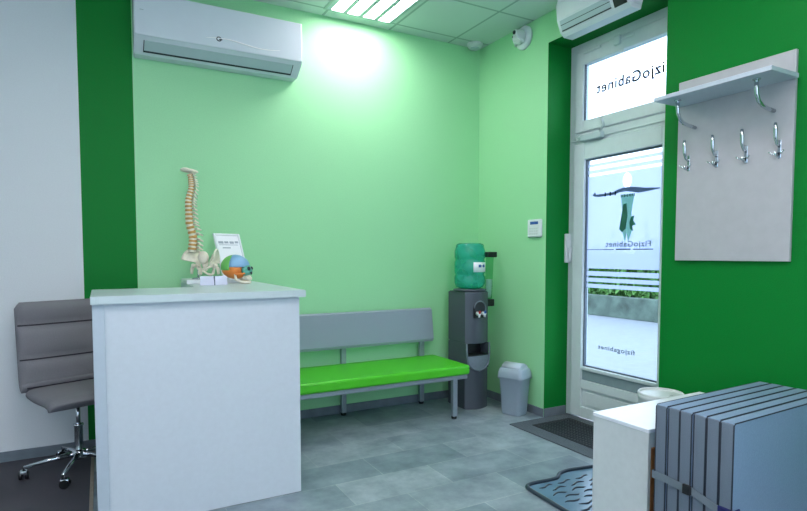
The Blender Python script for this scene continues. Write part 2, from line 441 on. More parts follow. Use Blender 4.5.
for c_ in corners:
    ds = sorted(range(48), key=lambda k: (outer[k][1]-c_[1])**2+(outer[k][2]-c_[2])**2)
    va = [k for k in range(48) if abs(outer[k][1]-c_[1]) < 1e-6]; vb = [k for k in range(48) if abs(outer[k][2]-c_[2]) < 1e-6]
    ka = min(va, key=lambda k: abs(outer[k][2]-c_[2])); kb = min(vb, key=lambda k: abs(outer[k][1]-c_[1]))
    w._new([outer[ka], c_, outer[kb]], [(0, 1, 2)])
for z0, z1 in ((1.225, 1.262), (1.175, 1.207), (1.125, 1.157), (2.065, 2.095), (2.12, 2.145)): strip(z0, z1)
w.obj('frosted_film', M['film'], d1)
# printed figure with outstretched arms
FP = FX-.0022
def flat(name, pts, m, par=d1, off=0):
    return MB().prism(pts, 'x', FP-off, FP-off+.0012).obj(name, m, par)
fc = -1.555
# arms and shoulders (flat print)
flat('printed_arms', [(-1.215, 1.890), (-1.24, 1.912), (-1.25, 1.892), (-1.33, 1.892), (-1.42, 1.895), (-1.47, 1.912), (-1.53, 1.922), (-1.575, 1.922), (-1.64, 1.915), (-1.72, 1.900), (-1.845, 1.890),
      (-1.845, 1.882), (-1.74, 1.872), (-1.66, 1.868), (-1.60, 1.882), (-1.55, 1.890), (-1.49, 1.888), (-1.43, 1.874), (-1.36, 1.872), (-1.28, 1.870), (-1.235, 1.876)], M['p_slate'])
flat('printed_torso', [(-1.50, 1.868), (-1.625, 1.868), (-1.60, 1.72), (-1.615, 1.60), (-1.575, 1.50), (-1.56, 1.57), (-1.545, 1.50), (-1.505, 1.62), (-1.515, 1.74)], M['p_mint'])
flat('printed_cloth', [(-1.525, 1.79), (-1.555, 1.80), (-1.565, 1.70), (-1.55, 1.60), (-1.515, 1.575), (-1.49, 1.60), (-1.505, 1.68)], M['p_green'], off=.0015)
flat('printed_leaves', [(-1.60, 1.69), (-1.63, 1.70), (-1.62, 1.66), (-1.645, 1.63), (-1.61, 1.62), (-1.62, 1.58), (-1.59, 1.60), (-1.585, 1.65)], M['p_green'], off=.0015)
w = MB()
for k in range(9): w.box((FP-.001, -1.50-.015*k, 1.846+.004*(k % 2)), (FP, -1.507-.015*k, 1.868))
for k in range(3): w.box((FP-.001, -1.34-.05*k, 1.868), (FP, -1.352-.05*k, 1.90))
w.obj('printed_detail', M['p_dark'], d1)
w = MB(); w.box((FP, -1.80, 1.437), (FP+.001, -1.62, 1.444)); w.box((FP, -1.60, 1.437), (FP+.001, -1.46, 1.446)); w.box((FP, -1.44, 1.438), (FP+.001, -1.16, 1.443))
w.obj('printed_line', M['p_dark'], d1)
# lettering on the outside of the glass: read mirrored from inside. local +x must run to +y (leftwards as seen from inside)
def lett(name, body, size, y_first, z, m, x, width):
    mt = Matrix(((0, 0, 1, x), (1, 0, 0, 0), (0, 1, 0, z), (0, 0, 0, 1)))
    o = text_mesh(name, body, size, m, d1, mt, space=1.12)
    ys = [v.co.y for v in o.data.vertices]; k = width/(max(ys)-min(ys)); m0 = max(ys)
    for v in o.data.vertices: v.co.y = (v.co.y-m0)*k+y_first
    return o
lett('transom_lettering', 'FizjoGabinet', .115, -1.235, 2.712, M['p_dark'], DX+.006, .685)
lett('figure_lettering', 'FizjoGabinet', .06, -1.36, 1.463, M['p_grey'], FP, .42)
lett('lower_lettering', 'fizjogabinet', .05, -1.30, .625, M['p_grey'], DX+.006, .36)

# ---------------------------------------------------------------- outside
o = struct(MB().box((T, -14, -.2), (30, 16, -.1)).obj('pavement', M['pave']))
o = struct(MB().box((T, RY0-.1, -.1), (T+.6, RY1+.1, -.01)).obj('doorstep', M['pave'])); 
struct(MB().box((7.4, -14, -.1), (7.65, 16, .40), .01, 1).obj('street_wall', M['concrete']))
hb = bmesh.new()
for i in range(15000):
    y = random.uniform(-1, 11); z = random.choice((0, 1))*(.30+abs(random.gauss(0, .6))) or random.uniform(-.05, 1.4); z = min(z, 2.1)
    x = 8.3+random.uniform(-.4, .4)
    if i % 12 == 0: x = 7.86+random.uniform(-.05, .1); z = random.uniform(.42, .54)
    s = random.uniform(.07, .14)
    q = Matrix.Rotation(random.uniform(0, 6.3), 3, 'Z') @ Matrix.Rotation(random.uniform(-1.2, 1.2), 3, 'X')
    vs = [hb.verts.new(Vector((x, y, z)) + q @ Vector(p)) for p in ((-s*.5, 0, 0), (0, -s*.3, s), (s*.5, 0, 0), (0, s*.3, -s))]
    hb.faces.new(vs)
me = bpy.data.meshes.new('hedge'); hb.to_mesh(me); hb.free(); me.materials.append(M['leaf'])
o = bpy.data.objects.new('hedge', me); C.objects.link(o)
tag(o, 'green hedge foliage above the low concrete wall across the street', 'hedge')

# ---------------------------------------------------------------- ceiling light panels
def light_panel(x0, y0, label):
    n = .62
    t = thing('ceiling_light', label, 'ceiling light', (x0+n/2, y0-n/2, H), 0, 'recessed louvre ceiling lights')
    h = n/2
    w = MB()
    for a in (-h, h-.02): w.box((a, -h, -.012), (a+.02, h, 0)); w.box((-h, a, -.012), (h, a+.02, 0))
    w.obj('frame', M['ceil2'], t)
    w = MB()
    for k in range(5): xx = -h+.02+k*.1425; w.box((xx, -h+.02, -.010), (xx+.042 if k < 4 else h-.02, h-.02, 0))
    w.obj('louvre', M['ac_grey'], t)
    for k in range(4):
        xx = -h+.062+k*.1425
        MB().box((xx, -h+.02, -.006), (xx+.1005, h-.02, 0)).obj('lamp_tube', M['lamp'], t)
    return t
M['ceil2'] = mat('ceiling_rail', (160, 184, 178), 0.5, vary=0.02, scale=20)
p0 = light_panel(-1.675, -.14, 'recessed ceiling light with four glowing strips above bench wall')
M0 = p0.location.copy()
for x, y, lb in ((-3.515, -2.66, 'recessed ceiling light above the reception desk'), (-1.625, -2.66, 'recessed ceiling light in the middle of the room'),
                 (-3.515, -5.18, 'recessed ceiling light behind the viewer on the left'), (-1.625, -5.18, 'recessed ceiling light behind the viewer on the right'),
                 (-5.405, -2.66, 'added fill light panel at the far left behind the desk'), (-5.405, -5.18, 'added fill light panel in the left corner behind the viewer'),  # from here on: unseen extra panels, added to lift the overall room light
                 (-2.575, -3.92, 'added fill light panel over the viewer')):
    dup(p0, (x+.31, y-.31, H), lb)

# smoke detector and camera dome
t = thing('smoke_detector', 'small round white detector on ceiling in the room corner', 'smoke detector', (-.13, -.10, H))
MB().lathe([(0, 0), (.075, 0), (.075, -.015), (.062, -.038), (.03, -.045), (0, -.045)]).obj('casing', M['bin_white'], t)
MB().lathe([(.045, -.042), (.045, -.050), (.03, -.053), (0, -.053)]).obj('sensor_ring', M['ac_grey'], t)
t = thing('security_camera', 'small white dome camera with black lens high on light green wall', 'camera', (0, -.66, 3.30))
R90 = Matrix.Rotation(-PI/2, 4, 'Y')
w = MB(); w.lathe([(0, 0), (.10, 0), (.10, .02), (.085, .035), (.05, .04)]); bmesh.ops.transform(w.bm, matrix=R90, verts=w.bm.verts); w.obj('mount', M['plastic'], t)
w = MB(); w.ell((-.06, 0, 0), (.055, .065, .065)).obj('dome', M['bin_white'], t)
w = MB()
w.tube([(-.05, .055, -.06), (-.10, .03, -.02), (-.105, 0, .05)], .012); w.tube([(-.05, -.055, -.06), (-.10, -.03, -.02), (-.105, 0, .05)], .012)
w.obj('bracket', M['plastic'], t)
w = MB(); w.ell((-.112, .004, .03), (.016, .018, .018)); w.ell((-.10, .03, 0), (.014, .012, .012)); w.obj('lens', M['black'], t)
# keypad
t = thing('alarm_keypad', 'white alarm keypad with blue display beside the door recess', 'keypad', (0, -.835, 1.625))
MB().box((-.028, -.085, -.075), (0, .085, .08), .012, 3).obj('casing', M['plastic'], t)
MB().box((-.0300, -.055, .035), (-.027, .045, .06), .001, 1).obj('display', M['lcd'], t)
w = MB()
for i in range(4):
    for j in range(3): w.box((-.0305, -.05+.028*i, -.05+.022*j), (-.0275, -.033+.028*i, -.038+.022*j), .001, 1)
w.obj('keys', M['bin_white'], t)

# ---------------------------------------------------------------- wall air conditioner on the back wall
t = thing('air_conditioner', 'white split air conditioner on the light green wall above desk', 'air conditioner', (-2.485, 0, 2.78))
prof = [(0, .43), (-.19, .43)] + arc((-.195, .40), .03, 90, 180, 4)[1:] + [(-.226, .28), (-.222, .135)] + [(-.20, .118), (-.11, .050), (-.09, .040), (0, .040)]
MB().prism(prof, 'x', -.595, .60, .008).obj('casing', M['ac'], t)
MB().box((-.592, -.233, .132), (.597, -.212, .428), .008, 2).obj('front_panel', M['ac'], t)
def slant(y, off=0):  # z on the sloping underside
    return .118 + (y+.20)*(.050-.118)/(.09)
n = Vector((0, -.068, -.09)).normalized()
w = MB()
a = Vector((0, -.192, slant(-.192))); b = Vector((0, -.122, slant(-.122)))
def quadslab(w, x0, x1, a, b, t0, t1):
    vs = []
    for tt in (t0, t1):
        for x, p in ((x0, a), (x1, a), (x1, b), (x0, b)): vs.append((x, p.y+n.y*tt, p.z+n.z*tt))
    w._new(vs, [(0,1,2,3),(7,6,5,4),(0,4,5,1),(1,5,6,2),(2,6,7,3),(3,7,4,0)])
quadslab(w, -.53, .53, a, b, -.002, .005)
w.obj('louvre_flap', M['ac_grey'], t)
w = MB(); quadslab(w, -.535, .535, Vector((0, -.128, slant(-.128))), Vector((0, -.117, slant(-.117))), 0, .0065)
quadslab(w, -.535, -.530, a, b, 0, .006); quadslab(w, .530, .535, a, b, 0, .006); w.obj('outlet_slot', M['dark'], t)
w = MB()
w.tube([(-.13+.55*k/30, -.2325, .190+.013*math.sin(k*.21)) for k in range(31)], [.0015+.004*math.sin(PI*k/30) for k in range(31)], 6)
w.obj('swoosh', mat('bright_white_trim', (255, 255, 255), .25, vary=.01, scale=10), t)
w = MB(); w.tube([(-.035+.016*math.cos(a*.45), -.2335, .195+.014*math.sin(a*.45)) for a in range(1, 14)], .0035, 6); w.box((-.034, -.236, .189), (-.012, -.232, .196))
w.obj('emblem', M['dark'], t)
MB().box((-.56, -.2345, .30), (-.535, -.232, .303)).obj('side_mark', M['chrome'], t)

# unit above the door
t = thing('air_curtain', 'white wall unit with dark display mounted above the glazed door', 'air curtain', (0, -1.58, 3.075))
prof = [(0, .34), (-.14, .34), (-.19, .30), (-.215, .22), (-.205, .12), (-.16, .02), (-.13, 0), (-.04, .0), (0, .125)]
MB().prism(prof, 'y', -.34, .345, .03).obj('casing', M['plastic'], t)
nn = Vector((-.045*0-.10, 0, -.045)).normalized()
def fr(w, y0, y1, s0, s1, t0, t1):
    A = Vector((-.205, 0, .12)); B = Vector((-.16, 0, .02)); d = B-A; q = Vector((d.z, 0, -d.x)).normalized()
    vs = []
    for tt in (t0, t1):
        for y, s in ((y0, s0), (y1, s0), (y1, s1), (y0, s1)):
            p = A+d*s+q*tt; vs.append((p.x, y, p.z))
    w._new(vs, [(0,1,2,3),(7,6,5,4),(0,4,5,1),(1,5,6,2),(2,6,7,3),(3,7,4,0)])
w = MB(); fr(w, -.17, .29, .15, .80, -.002, .006); w.obj('outlet_grille', M['ac_grey'], t)
w = MB(); fr(w, -.17, .29, .80, .88, -.002, .007); fr(w, -.17, .29, .44, .48, -.002, .007); w.obj('outlet_slot', M['dark'], t)
w = MB(); fr(w, -.30, -.20, .12, .95, -.002, .007); w.obj('display', M['black'], t)

# ---------------------------------------------------------------- reception counter
ZT = 1.195; ZB = ZT-.04
t = thing('reception_counter', 'white laminate reception counter with pale grey top', 'counter', (0, 0, 0))
# L-shaped top
w = MB(); w.prism([(-3.372, -1.438), (-2.285, -1.438), (-2.285, -.10), (-2.80, -.10), (-2.80, -.80), (-3.372, -.80)], 'z', ZB, ZT, .002)
w.obj('worktop', M['laminate_grey'], t)
MB().box((-3.312, -1.410, 0.004), (-2.316, -1.385, ZB)).obj('front_panel', M['laminate'], t)
MB().box((-3.366, -1.420, 0.004), (-3.312, -.82, ZB), .002, 1).obj('end_panel', M['lam_edge'], t)
MB().box((-2.336, -1.385, 0.004), (-2.316, -.12, ZB)).obj('return_panel', M['laminate'], t)
MB().box((-2.78, -.16, 0.004), (-2.336, -.14, ZB)).obj('rear_panel', M['laminate'], t)
MB().box((-3.312, -1.385, .72), (-2.336, -.85, .745)).obj('shelf', M['laminate'], t)

# ---- items on the counter
BZ = ZT+.028
t = tag(MB().box((-2.80, -.42, ZT), (-2.36, -.12, BZ), .003, 2).obj('display_board', M['plastic']), 'flat white board lying on counter under the spine model', 'board')

# spine
bx_, by_ = -2.69, -.27
t = thing('spine_model', 'anatomical spine model with pelvis standing on the reception counter', 'anatomical model', (bx_, by_, BZ))
def path(s):  # s 0 (sacrum) .. 1 (skull base)
    ks = [(0, -.05, .19), (.2, -.042, .29), (.4, -.066, .42), (.6, -.068, .55), (.8, -.046, .67), (.92, -.05, .725), (1, -.060, .755)]
    for i in range(len(ks)-1):
        if s <= ks[i+1][0]+1e-9:
            u = (s-ks[i][0])/(ks[i+1][0]-ks[i][0]); u2 = u
            return Vector((ks[i][1]+(ks[i+1][1]-ks[i][1])*(3*u2*u2-2*u2**3), 0, ks[i][2]+(ks[i+1][2]-ks[i][2])*u))
    return Vector((ks[-1][1], 0, ks[-1][2]))
pos = [0]
NV = 24; hs = [1.0-.55*i/(NV-1) for i in range(NV)]; tot = sum(hs); acc = 0
for i in range(NV):
    s0 = acc/tot; acc += hs[i]; s1 = acc/tot; p = path((s0+s1)/2); q0 = path(s0); q1 = path(s1)
    hgt = (q1-q0).length; r = .036-.016*i/(NV-1)
    ax = (q1-q0).normalized(); rot = Vector((0, 0, 1)).rotation_difference(ax).to_matrix()
    w = MB()
    h = hgt*.27
    w.lathe([(0, -h), (r*.95, -h), (r, -h*.7), (r*.84, 0), (r, h*.7), (r*.95, h), (0, h)], n=16, sx=.85)
    w.tube([(r*.5, 0, 0), (r*1.3, 0, -hgt*.1), (r*2.1, 0, -hgt*.55)], [r*.34, r*.25, r*.14], 8)
    w.tube([(r*.7, r*.4, 0), (r*1.05, r*1.2, hgt*.05), (r*1.1, r*1.65, hgt*.12)], [r*.25, r*.2, r*.14], 8)
    w.tube([(r*.7, -r*.4, 0), (r*1.05, -r*1.2, hgt*.05), (r*1.1, -r*1.65, hgt*.12)], [r*.25, r*.2, r*.14], 8)
    bmesh.ops.transform(w.bm, matrix=Matrix.Translation(p) @ rot.to_4x4(), verts=w.bm.verts)
    w.obj('vertebra', M['bone'], t)
    if i:
        w = MB(); h = hgt*.30
        w.lathe([(0, -h), (r*.98, -h), (r*1.04, 0), (r*.98, h), (0, h)], n=16, sx=.85)
        bmesh.ops.transform(w.bm, matrix=Matrix.Translation(q0) @ rot.to_4x4(), verts=w.bm.verts); w.obj('disc', M['bone_y'], t)
# occiput
w = MB(); w.ell((-.058, 0, .775), (.062, .05, .016), Matrix.Rotation(.12, 3, 'Y')); w.ell((-.085, 0, .78), (.035, .04, .017)); w.ell((-.04, .01, .765), (.02, .02, .018)); w.obj('skull_base', M['bone'], t)
# sacrum + hips
w = MB(); w.ell((-.035, 0, .155), (.035, .05, .055)); w.ell((-.01, 0, .105), (.022, .032, .045)); w.ell((.0, 0, .066), (.013, .016, .026)); w.obj('sacrum', M['bone'], t)
for sgn in (-1, 1):
    w = MB(); s = sgn
    base = Matrix.Rotation(s*.55, 3, 'Z') @ Matrix.Rotation(s*-.35, 3, 'X')
    # iliac wing: a thin curved fan, open towards the front
    fan = []; NR, NA = 6, 14
    for a_ in range(NA+1):
        th = math.radians(18+158*a_/NA)
        for r_ in range(NR+1):
            rr = .018+(.078+.012*math.sin(th*1.5))*r_/NR
            lx = -.012-rr*math.cos(th)*.98; lz = .105+rr*math.sin(th)*1.12
            ly = s*(.060+.052*(r_/NR)**1.4+.03*(lx < 0)*(-lx/.08)*(r_/NR) - .035*max(0, lx/.07)*(r_/NR))
            fan.append((lx, ly, lz))
    def sheet(off): return [(x, y+s*off, z) for x, y, z in fan]
    A_ = sheet(0); B_ = sheet(.008); nn0 = len(A_); fs = []
    q_ = lambda a_, r_: a_*(NR+1)+r_
    for a_ in range(NA):
        for r_ in range(NR):
            f_ = (q_(a_, r_), q_(a_+1, r_), q_(a_+1, r_+1), q_(a_, r_+1)); fs.append(f_); fs.append(tuple(k+nn0 for k in reversed(f_)))
    w._new(A_+B_, fs, True)
    w.tube([(A_[q_(a_, NR)][0], A_[q_(a_, NR)][1]+s*.004, A_[q_(a_, NR)][2]) for a_ in range(NA+1)], .0075, 8)
    w.tube([(A_[q_(0, r_)][0], A_[q_(0, r_)][1]+s*.004, A_[q_(0, r_)][2]) for r_ in range(NR+1)], .006, 8)
    w.tube([(A_[q_(NA, r_)][0], A_[q_(NA, r_)][1]+s*.004, A_[q_(NA, r_)][2]) for r_ in range(NR+1)], .008, 8)
    w.ell((-.014, s*.068, .098), (.028, .017, .026))
    w.tube([(.0, s*.07, .09), (.018, s*.066, .06), (.012, s*.060, .02), (-.01, s*.056, .008)], [.013, .011, .012, .011], 8)
    w.tube([(-.02, s*.07, .085), (-.05, s*.045, .065), (-.068, s*.012, .055)], [.011, .009, .011], 8)
    w.tube([(-.068, s*.014, .05), (-.045, s*.04, .022), (-.01, s*.056, .008)], [.009, .008, .010], 8)
    w.obj('hip_bone', M['bone'], t)
    w = MB(); w.ell((-.02, s*.11, .085), (.021, .021, .021)); w.tube([(-.02, s*.11, .085), (-.015, s*.13, .06), (-.015, s*.133, .015)], [.012, .016, .011], 10); w.obj('thigh_bone', M['bone'], t)
hipm = Matrix.Translation((.042, -.01, .022)) @ Matrix.Rotation(math.radians(44), 4, 'Z') @ Matrix.Scale(.86, 4)
for ch in list(t.children):
    if ch.name.split('.')[0] in ('hip_bone', 'thigh_bone', 'sacrum'): ch.data.transform(hipm)
w = MB(); w.lathe([(0, 0), (.055, 0), (.055, .008), (.02, .014), (0, .014)]); w.tube([(-.01, 0, .01), (-.01, 0, .09)], .007)
w.obj('stand', M['chrome'], t)

# photo frame, leaning back
t = thing('picture_frame', 'white picture frame with a white certificate leaning behind the skull model', 'picture frame', (-2.425, -.24, BZ+.004), .08)
t.rotation_euler = (math.radians(-19), 0, .45)
fw, fh = .235, .35
w = MB(); b = .016
w.box((-fw/2, -.008, 0), (-fw/2+b, .008, fh), .002, 1); w.box((fw/2-b, -.008, 0), (fw/2, .008, fh), .002, 1)
w.box((-fw/2+b, -.008, 0), (fw/2-b, .008, b), .002, 1); w.box((-fw/2+b, -.008, fh-b), (fw/2-b, .008, fh), .002, 1)
w.obj('border', M['plastic'], t)
MB().box((-fw/2+b, -.002, b), (fw/2-b, .006, fh-b)).obj('certificate', M['paper'], t)
w = MB()
for x0, x1, z0, z1 in ((-.088, -.045, .27, .288), (-.035, .0, .272, .288), (.012, .05, .27, .288), (.06, .09, .274, .29), (-.085, .085, .258, .262), (-.06, .01, .232, .240)):
    w.box((x0, -.0032, z0), (x1, -.0018, z1))
w.obj('print', mat('pale_print', (164, 172, 186), .6, vary=.05, scale=90), t)
MB().box((-.02, .0, .0), (.02, .004, .2), rot=Matrix.Translation((0, .08, .032)) @ Matrix.Rotation(.35, 4, 'X')).obj('easel_leg', M['plastic'], t)

# skull with coloured bones
t = thing('skull_model', 'small skull model with blue, green and orange bones on reception counter', 'anatomical model', (-2.475, -.55, ZT))
t.scale = (1.1, 1.1, 1.1); t.rotation_euler = (0, 0, -.55)      # face towards +x, turned to the room
cr = (.092, .068, .078); cc = (-.02, 0, .108)
def K(f): return f
MB().ell(cc, cr, None, 36, 24, lambda p: p.x > -.12 and p.z > .05).obj('frontal_bone', M['blue_b'], t, solid=.003)
MB().ell(cc, cr, None, 36, 24, lambda p: p.x <= -.12 and p.z > -.22).obj('parietal_bone', M['green_b'], t, solid=.003)
MB().ell(cc, (.0905, .067, .0775), None, 36, 24, lambda p: (p.x > -.12 and p.z <= .05 and p.x < .62) or (p.x <= -.12 and p.z <= -.22)).obj('temporal_bone', M['orange_b'], t, solid=.003)
w = MB(); w.ell((.052, 0, .088), (.030, .048, .040)); w.ell((.062, .03, .075), (.018, .022, .014)); w.ell((.062, -.03, .075), (.018, .022, .014)); w.ell((.08, 0, .085), (.008, .008, .014)); w.obj('face_bone', M['teal_b'], t)
w = MB()
for s in (-1, 1): w.ell((.074, s*.022, .098), (.013, .015, .013))
w.ell((.083, 0, .070), (.006, .008, .012)); w.obj('eye_socket', M['black'], t)
w = MB(); w.ell((.055, 0, .045), (.026, .030, .014))
for k in range(9):
    a = -1.1+2.2*k/8; w.ell((.052+.030*math.cos(a), .030*math.sin(a), .034), (.0045, .0045, .009), None, 8, 6)
w.obj('upper_teeth', M['bone'], t)
w = MB(); w.tube([(-.005, .048, .07), (.0, .046, .03), (.03, .036, .014), (.062, .018, .012), (.070, 0, .012), (.062, -.018, .012), (.03, -.036, .014), (.0, -.046, .03), (-.005, -.048, .07)], [.007, .010, .011, .012, .0125, .012, .011, .010, .007], 10)
w.obj('jaw', M['bone'], t)
for s in (-1, 1): MB().tube([(.0, s*.06, .065), (.03, s*.062, .064), (.058, s*.045, .068)], .006, 8).obj('cheek_arch', M['orange_b'], t)

# open booklet / small white carton pair
t = thing('open_booklet', 'open white booklet standing on counter in front of the pelvis', 'booklet', (-2.655, -.66, ZT))
for s in (-1, 1):
    w = MB(); w.box((0, -.004, 0), (.095*s, .004, .062), .002, 1, Matrix.Rotation(s*.35, 4, 'Z') @ Matrix.Rotation(-.25, 4, 'X'))
    w.obj('page_block', M['paper_l'], t)
MB().tube([(0, 0, 0), (0, .013, .06)], .0045, 8).obj('booklet_spine', M['ink'], t)

# ---------------------------------------------------------------- bench
t = thing('waiting_bench', 'long bench with lime green seat and grey backrest against the wall', 'bench', (0, 0, 0))
bx0, bx1 = -2.25, -.605
# seat
w = MB(); w.box((bx0, -.66, .372), (bx1+.045, -.06, .455), .022, 4); w.obj('seat', M['vinyl_green'], t)
MB().tube([(bx0+.02, -.655, .405), (bx1+.03, -.655, .405), (bx1+.04, -.64, .405), (bx1+.04, -.08, .405)], .0035, 6).obj('seat_piping', M['vinyl_green'], t)
w = MB(); w.prism([(-.085, .592), (-.135, .595), (-.145, .62), (-.105, .89), (-.085, .903), (-.055, .90), (-.05, .88)], 'x', bx0, bx1, .01); w.obj('backrest', M['vinyl_grey'], t)
w = MB()
for y in (-.62, -.10): w.box((bx0+.03, y-.02, .335), (bx1+.03, y+.02, .372), .004, 1)
for x in (-2.19, -1.49, -.69): w.box((x-.02, -.62, .335), (x+.02, -.10, .368), .003, 1)
w.obj('seat_frame', M['metal'], t)
def leg(x, y, top):
    l = MB().box((x-.022, y-.022, .02), (x+.022, y+.022, top), .006, 2).obj('leg', M['metal'], t)
    MB().lathe([(0, 0), (.024, 0), (.024, .02), (0, .02)], (x, y, 0), 16).obj('leg_foot', M['black'], l)
for x in (-2.19, -.70): leg(x, -.62, .34)
for x in (-2.19, -1.49, -.70): leg(x, -.068, .66)

# ---------------------------------------------------------------- water cooler
cx, cy = -.342, -.325
t = thing('water_cooler', 'charcoal floor water cooler with taps in the room corner', 'water cooler', (cx, cy, 0))
hw = .126
outline = arc((hw-.05, -.165+.0), .05, -60, 0, 4)
body = [(-hw, .15), (-hw, -.12)] + [(-hw+2*hw*i/12, -.12-.045*math.sin(PI*i/12)) for i in range(1, 12)] + [(hw, -.12), (hw, .15)]
w = MB(); w.prism(body, 'z', 0.0, .37, .006)
w.prism(body, 'z', .60, 1.065, .008)
# around the recess
back = [(-hw, .15), (-hw, -.12), (-hw+.0815, -.152), (-hw+.0815, -.06), (hw-.0815+.0, -.06), (hw-.0815, -.152), (hw, -.12), (hw, .15)]
back = [(-hw, .15), (-hw, -.12), (-.115, -.147), (-.115, -.03), (.115, -.03), (.115, -.147), (hw, -.12), (hw, .15)]
w.prism(back, 'z', .37, .60)
w.obj('cabinet', M['cooler'], t)
w = MB(); w.box((-.112, -.155, .485), (.112, -.035, .497), .003, 1); w.obj('drip_tray', M['black'], t)
MB().prism([(-.113, -.032), (.113, -.032), (.113, -.028), (-.113, -.028)], 'z', .372, .598).obj('recess_back', M['black'], t)
# curved front apron under the tray
w = MB()
w._new([(-.115, -.150, .485), (.115, -.150, .485), (.135, -.148, .56), (.115, -.157, .40), (.06, -.168, .36), (0, -.172, .345), (-.06, -.168, .36), (-.115, -.157, .40), (-.135, -.148, .56)],
       [(0, 8, 7), (0, 7, 6, 5), (0, 5, 1), (1, 5, 4, 3), (1, 3, 2)])
w.obj('apron', M['cooler_l'], t, solid=.006)
MB().tube([(-.125, -.148, .60), (-.125, -.153, .50), (-.11, -.16, .42), (-.06, -.171, .37), (0, -.174, .352), (.06, -.171, .37), (.11, -.16, .42), (.125, -.153, .50), (.125, -.148, .60)], .007, 8).obj('apron_rim', M['cooler_l'], t)
# tap niche: raised arch with dark face
arch = [(-.062, 0), (.062, 0)] + arc((0, .09), .062, 0, 180, 10)
w = MB(); w.prism([(a, .83+b) for a, b in arch], 'y', -.169, -.155); w.obj('tap_recess', M['black'], t)
MB().tube([(a, -.17, .83+b) for a, b in arch[1:]], .006, 8).obj('tap_arch', M['cooler_l'], t)
for s, m in ((-1, 'red'), (1, 'lcd')):
    w = MB(); w.tube([(s*.030, -.165, .872), (s*.030, -.205, .872)], .017, 12); w.tube([(s*.030, -.20, .872), (s*.030, -.20, .84)], [.011, .009], 10); tp_ = w.obj('tap', M['plastic'], t)
    MB().box((s*.030-.010, -.214, .874), (s*.030+.010, -.203, .900), .003, 1).obj('tap_lever', M[m], tp_)
MB().lathe([(.12, 1.065), (.15, 1.07), (.152, 1.082), (.12, 1.09), (.06, 1.085)], (0, -.01, 0)).obj('top_collar', M['cooler'], t)
# bottle
b = thing('water_bottle', 'large teal water bottle standing upside down on the water cooler', 'water bottle', (cx, cy-.01, 1.085))
R_ = .14
prof = [(.05, .002), (.09, .006), (.125, .02), (R_-.004, .045), (R_, .06), (R_, .115), (R_-.007, .125), (R_-.007, .14), (R_, .15), (R_, .25), (R_-.007, .26), (R_-.007, .275), (R_, .285), (R_, .345), (R_-.006, .365), (R_-.012, .385), (R_-.012, .395), (R_-.02, .41), (.10, .418), (0, .40)]
MB().lathe(prof, n=40).obj('bottle_shell', M['water'], b)
def band(w, a0, a1, z0, z1, r, n_=14):
    vs = []
    for i in range(n_+1):
        a = math.radians(a0+(a1-a0)*i/n_)
        vs += [(r*math.cos(a), r*math.sin(a), z0), (r*math.cos(a), r*math.sin(a), z1)]
    w._new(vs, [(2*i, 2*i+2, 2*i+3, 2*i+1) for i in range(n_)], True)
w = MB(); band(w, -112, -28, .158, .246, R_+.002); w.obj('bottle_label', M['paper'], b, solid=.001)
w = MB(); band(w, -92, -80, .20, .225, R_+.0035, 4); band(w, -70, -58, .20, .225, R_+.0035, 4); band(w, -80, -70, .21, .216, R_+.0035, 3); w.obj('label_print', M['lcd'], b, solid=.001)
# cup tube
t = thing('cup_dispenser', 'clear tube cup dispenser with black ends beside the water bottle', 'cup dispenser', (-.15, -.36, 0))
w = MB(); w.tube([(.0, 0, .96), (.018, 0, 1.385)], .036, 20); w.obj('clear_tube', glassy('cup_tube', (205, 238, 220)), t)
w = MB(); w.box((-.032, -.04, 1.375), (.072, .04, 1.425), .006, 2); w.obj('top_cap', M['black'], t)
w = MB(); w.box((-.05, -.04, .92), (.045, .04, .985), .006, 2); w.obj('bottom_clamp', M['black'], t)
w = MB()
for k in range(12): w.lathe([(.022, 0), (.030, .035), (.032, .036)], (.002+.0008*k, 0, 1.0+.012*k), 16)
w.obj('paper_cups', M['paper'], t)

# ---------------------------------------------------------------- swing-lid bin by the wall
def rect_loop(hx, hy, z, r=.04, n_=4):
    return [(x, y, z) for x, y in rrect(-hx, hx, -hy, hy, r, n_)]
def loft(w, loops, cap0=True, cap1=True):
    n_ = len(loops[0]); vs = []
    for L_ in loops: vs += L_
    fs = []
    for i in range(len(loops)-1):
        for k in range(n_): fs.append((i*n_+k, i*n_+(k+1) % n_, (i+1)*n_+(k+1) % n_, (i+1)*n_+k))
    V, F_ = w._new(vs, fs, True)
    if cap0: w.bm.faces.new(V[:n_])
    if cap1: w.bm.faces.new(V[-n_:])
    return w
t = thing('swing_lid_bin', 'silver grey plastic swing lid bin beside the water cooler', 'bin', (-.15, -.75, 0), .35)
t.scale = (.9, .9, .95)
w = MB(); loft(w, [rect_loop(.085, .10, 0), rect_loop(.09, .105, .02), rect_loop(.105, .125, .33), rect_loop(.112, .13, .335), rect_loop(.112, .13, .35)]); w.obj('bin_body', M['bin'], t)
w = MB(); loft(w, [rect_loop(.118, .137, .335), rect_loop(.118, .137, .355), rect_loop(.115, .134, .39), rect_loop(.10, .125, .425), rect_loop(.085, .115, .432)]); w.obj('lid_rim', M['bin'], t)
w = MB()
w.prism([(-.088, .425), (.088, .425), (.075, .455), (.03, .478), (-.02, .475), (-.07, .452)], 'x', -.10, .10, .004, True)
bmesh.ops.transform(w.bm, matrix=Matrix.Rotation(PI/2, 4, 'Z'), verts=w.bm.verts)
w.obj('swing_flap', mat('lid_grey', (186, 200, 210), .3, vary=.02, scale=20), t)

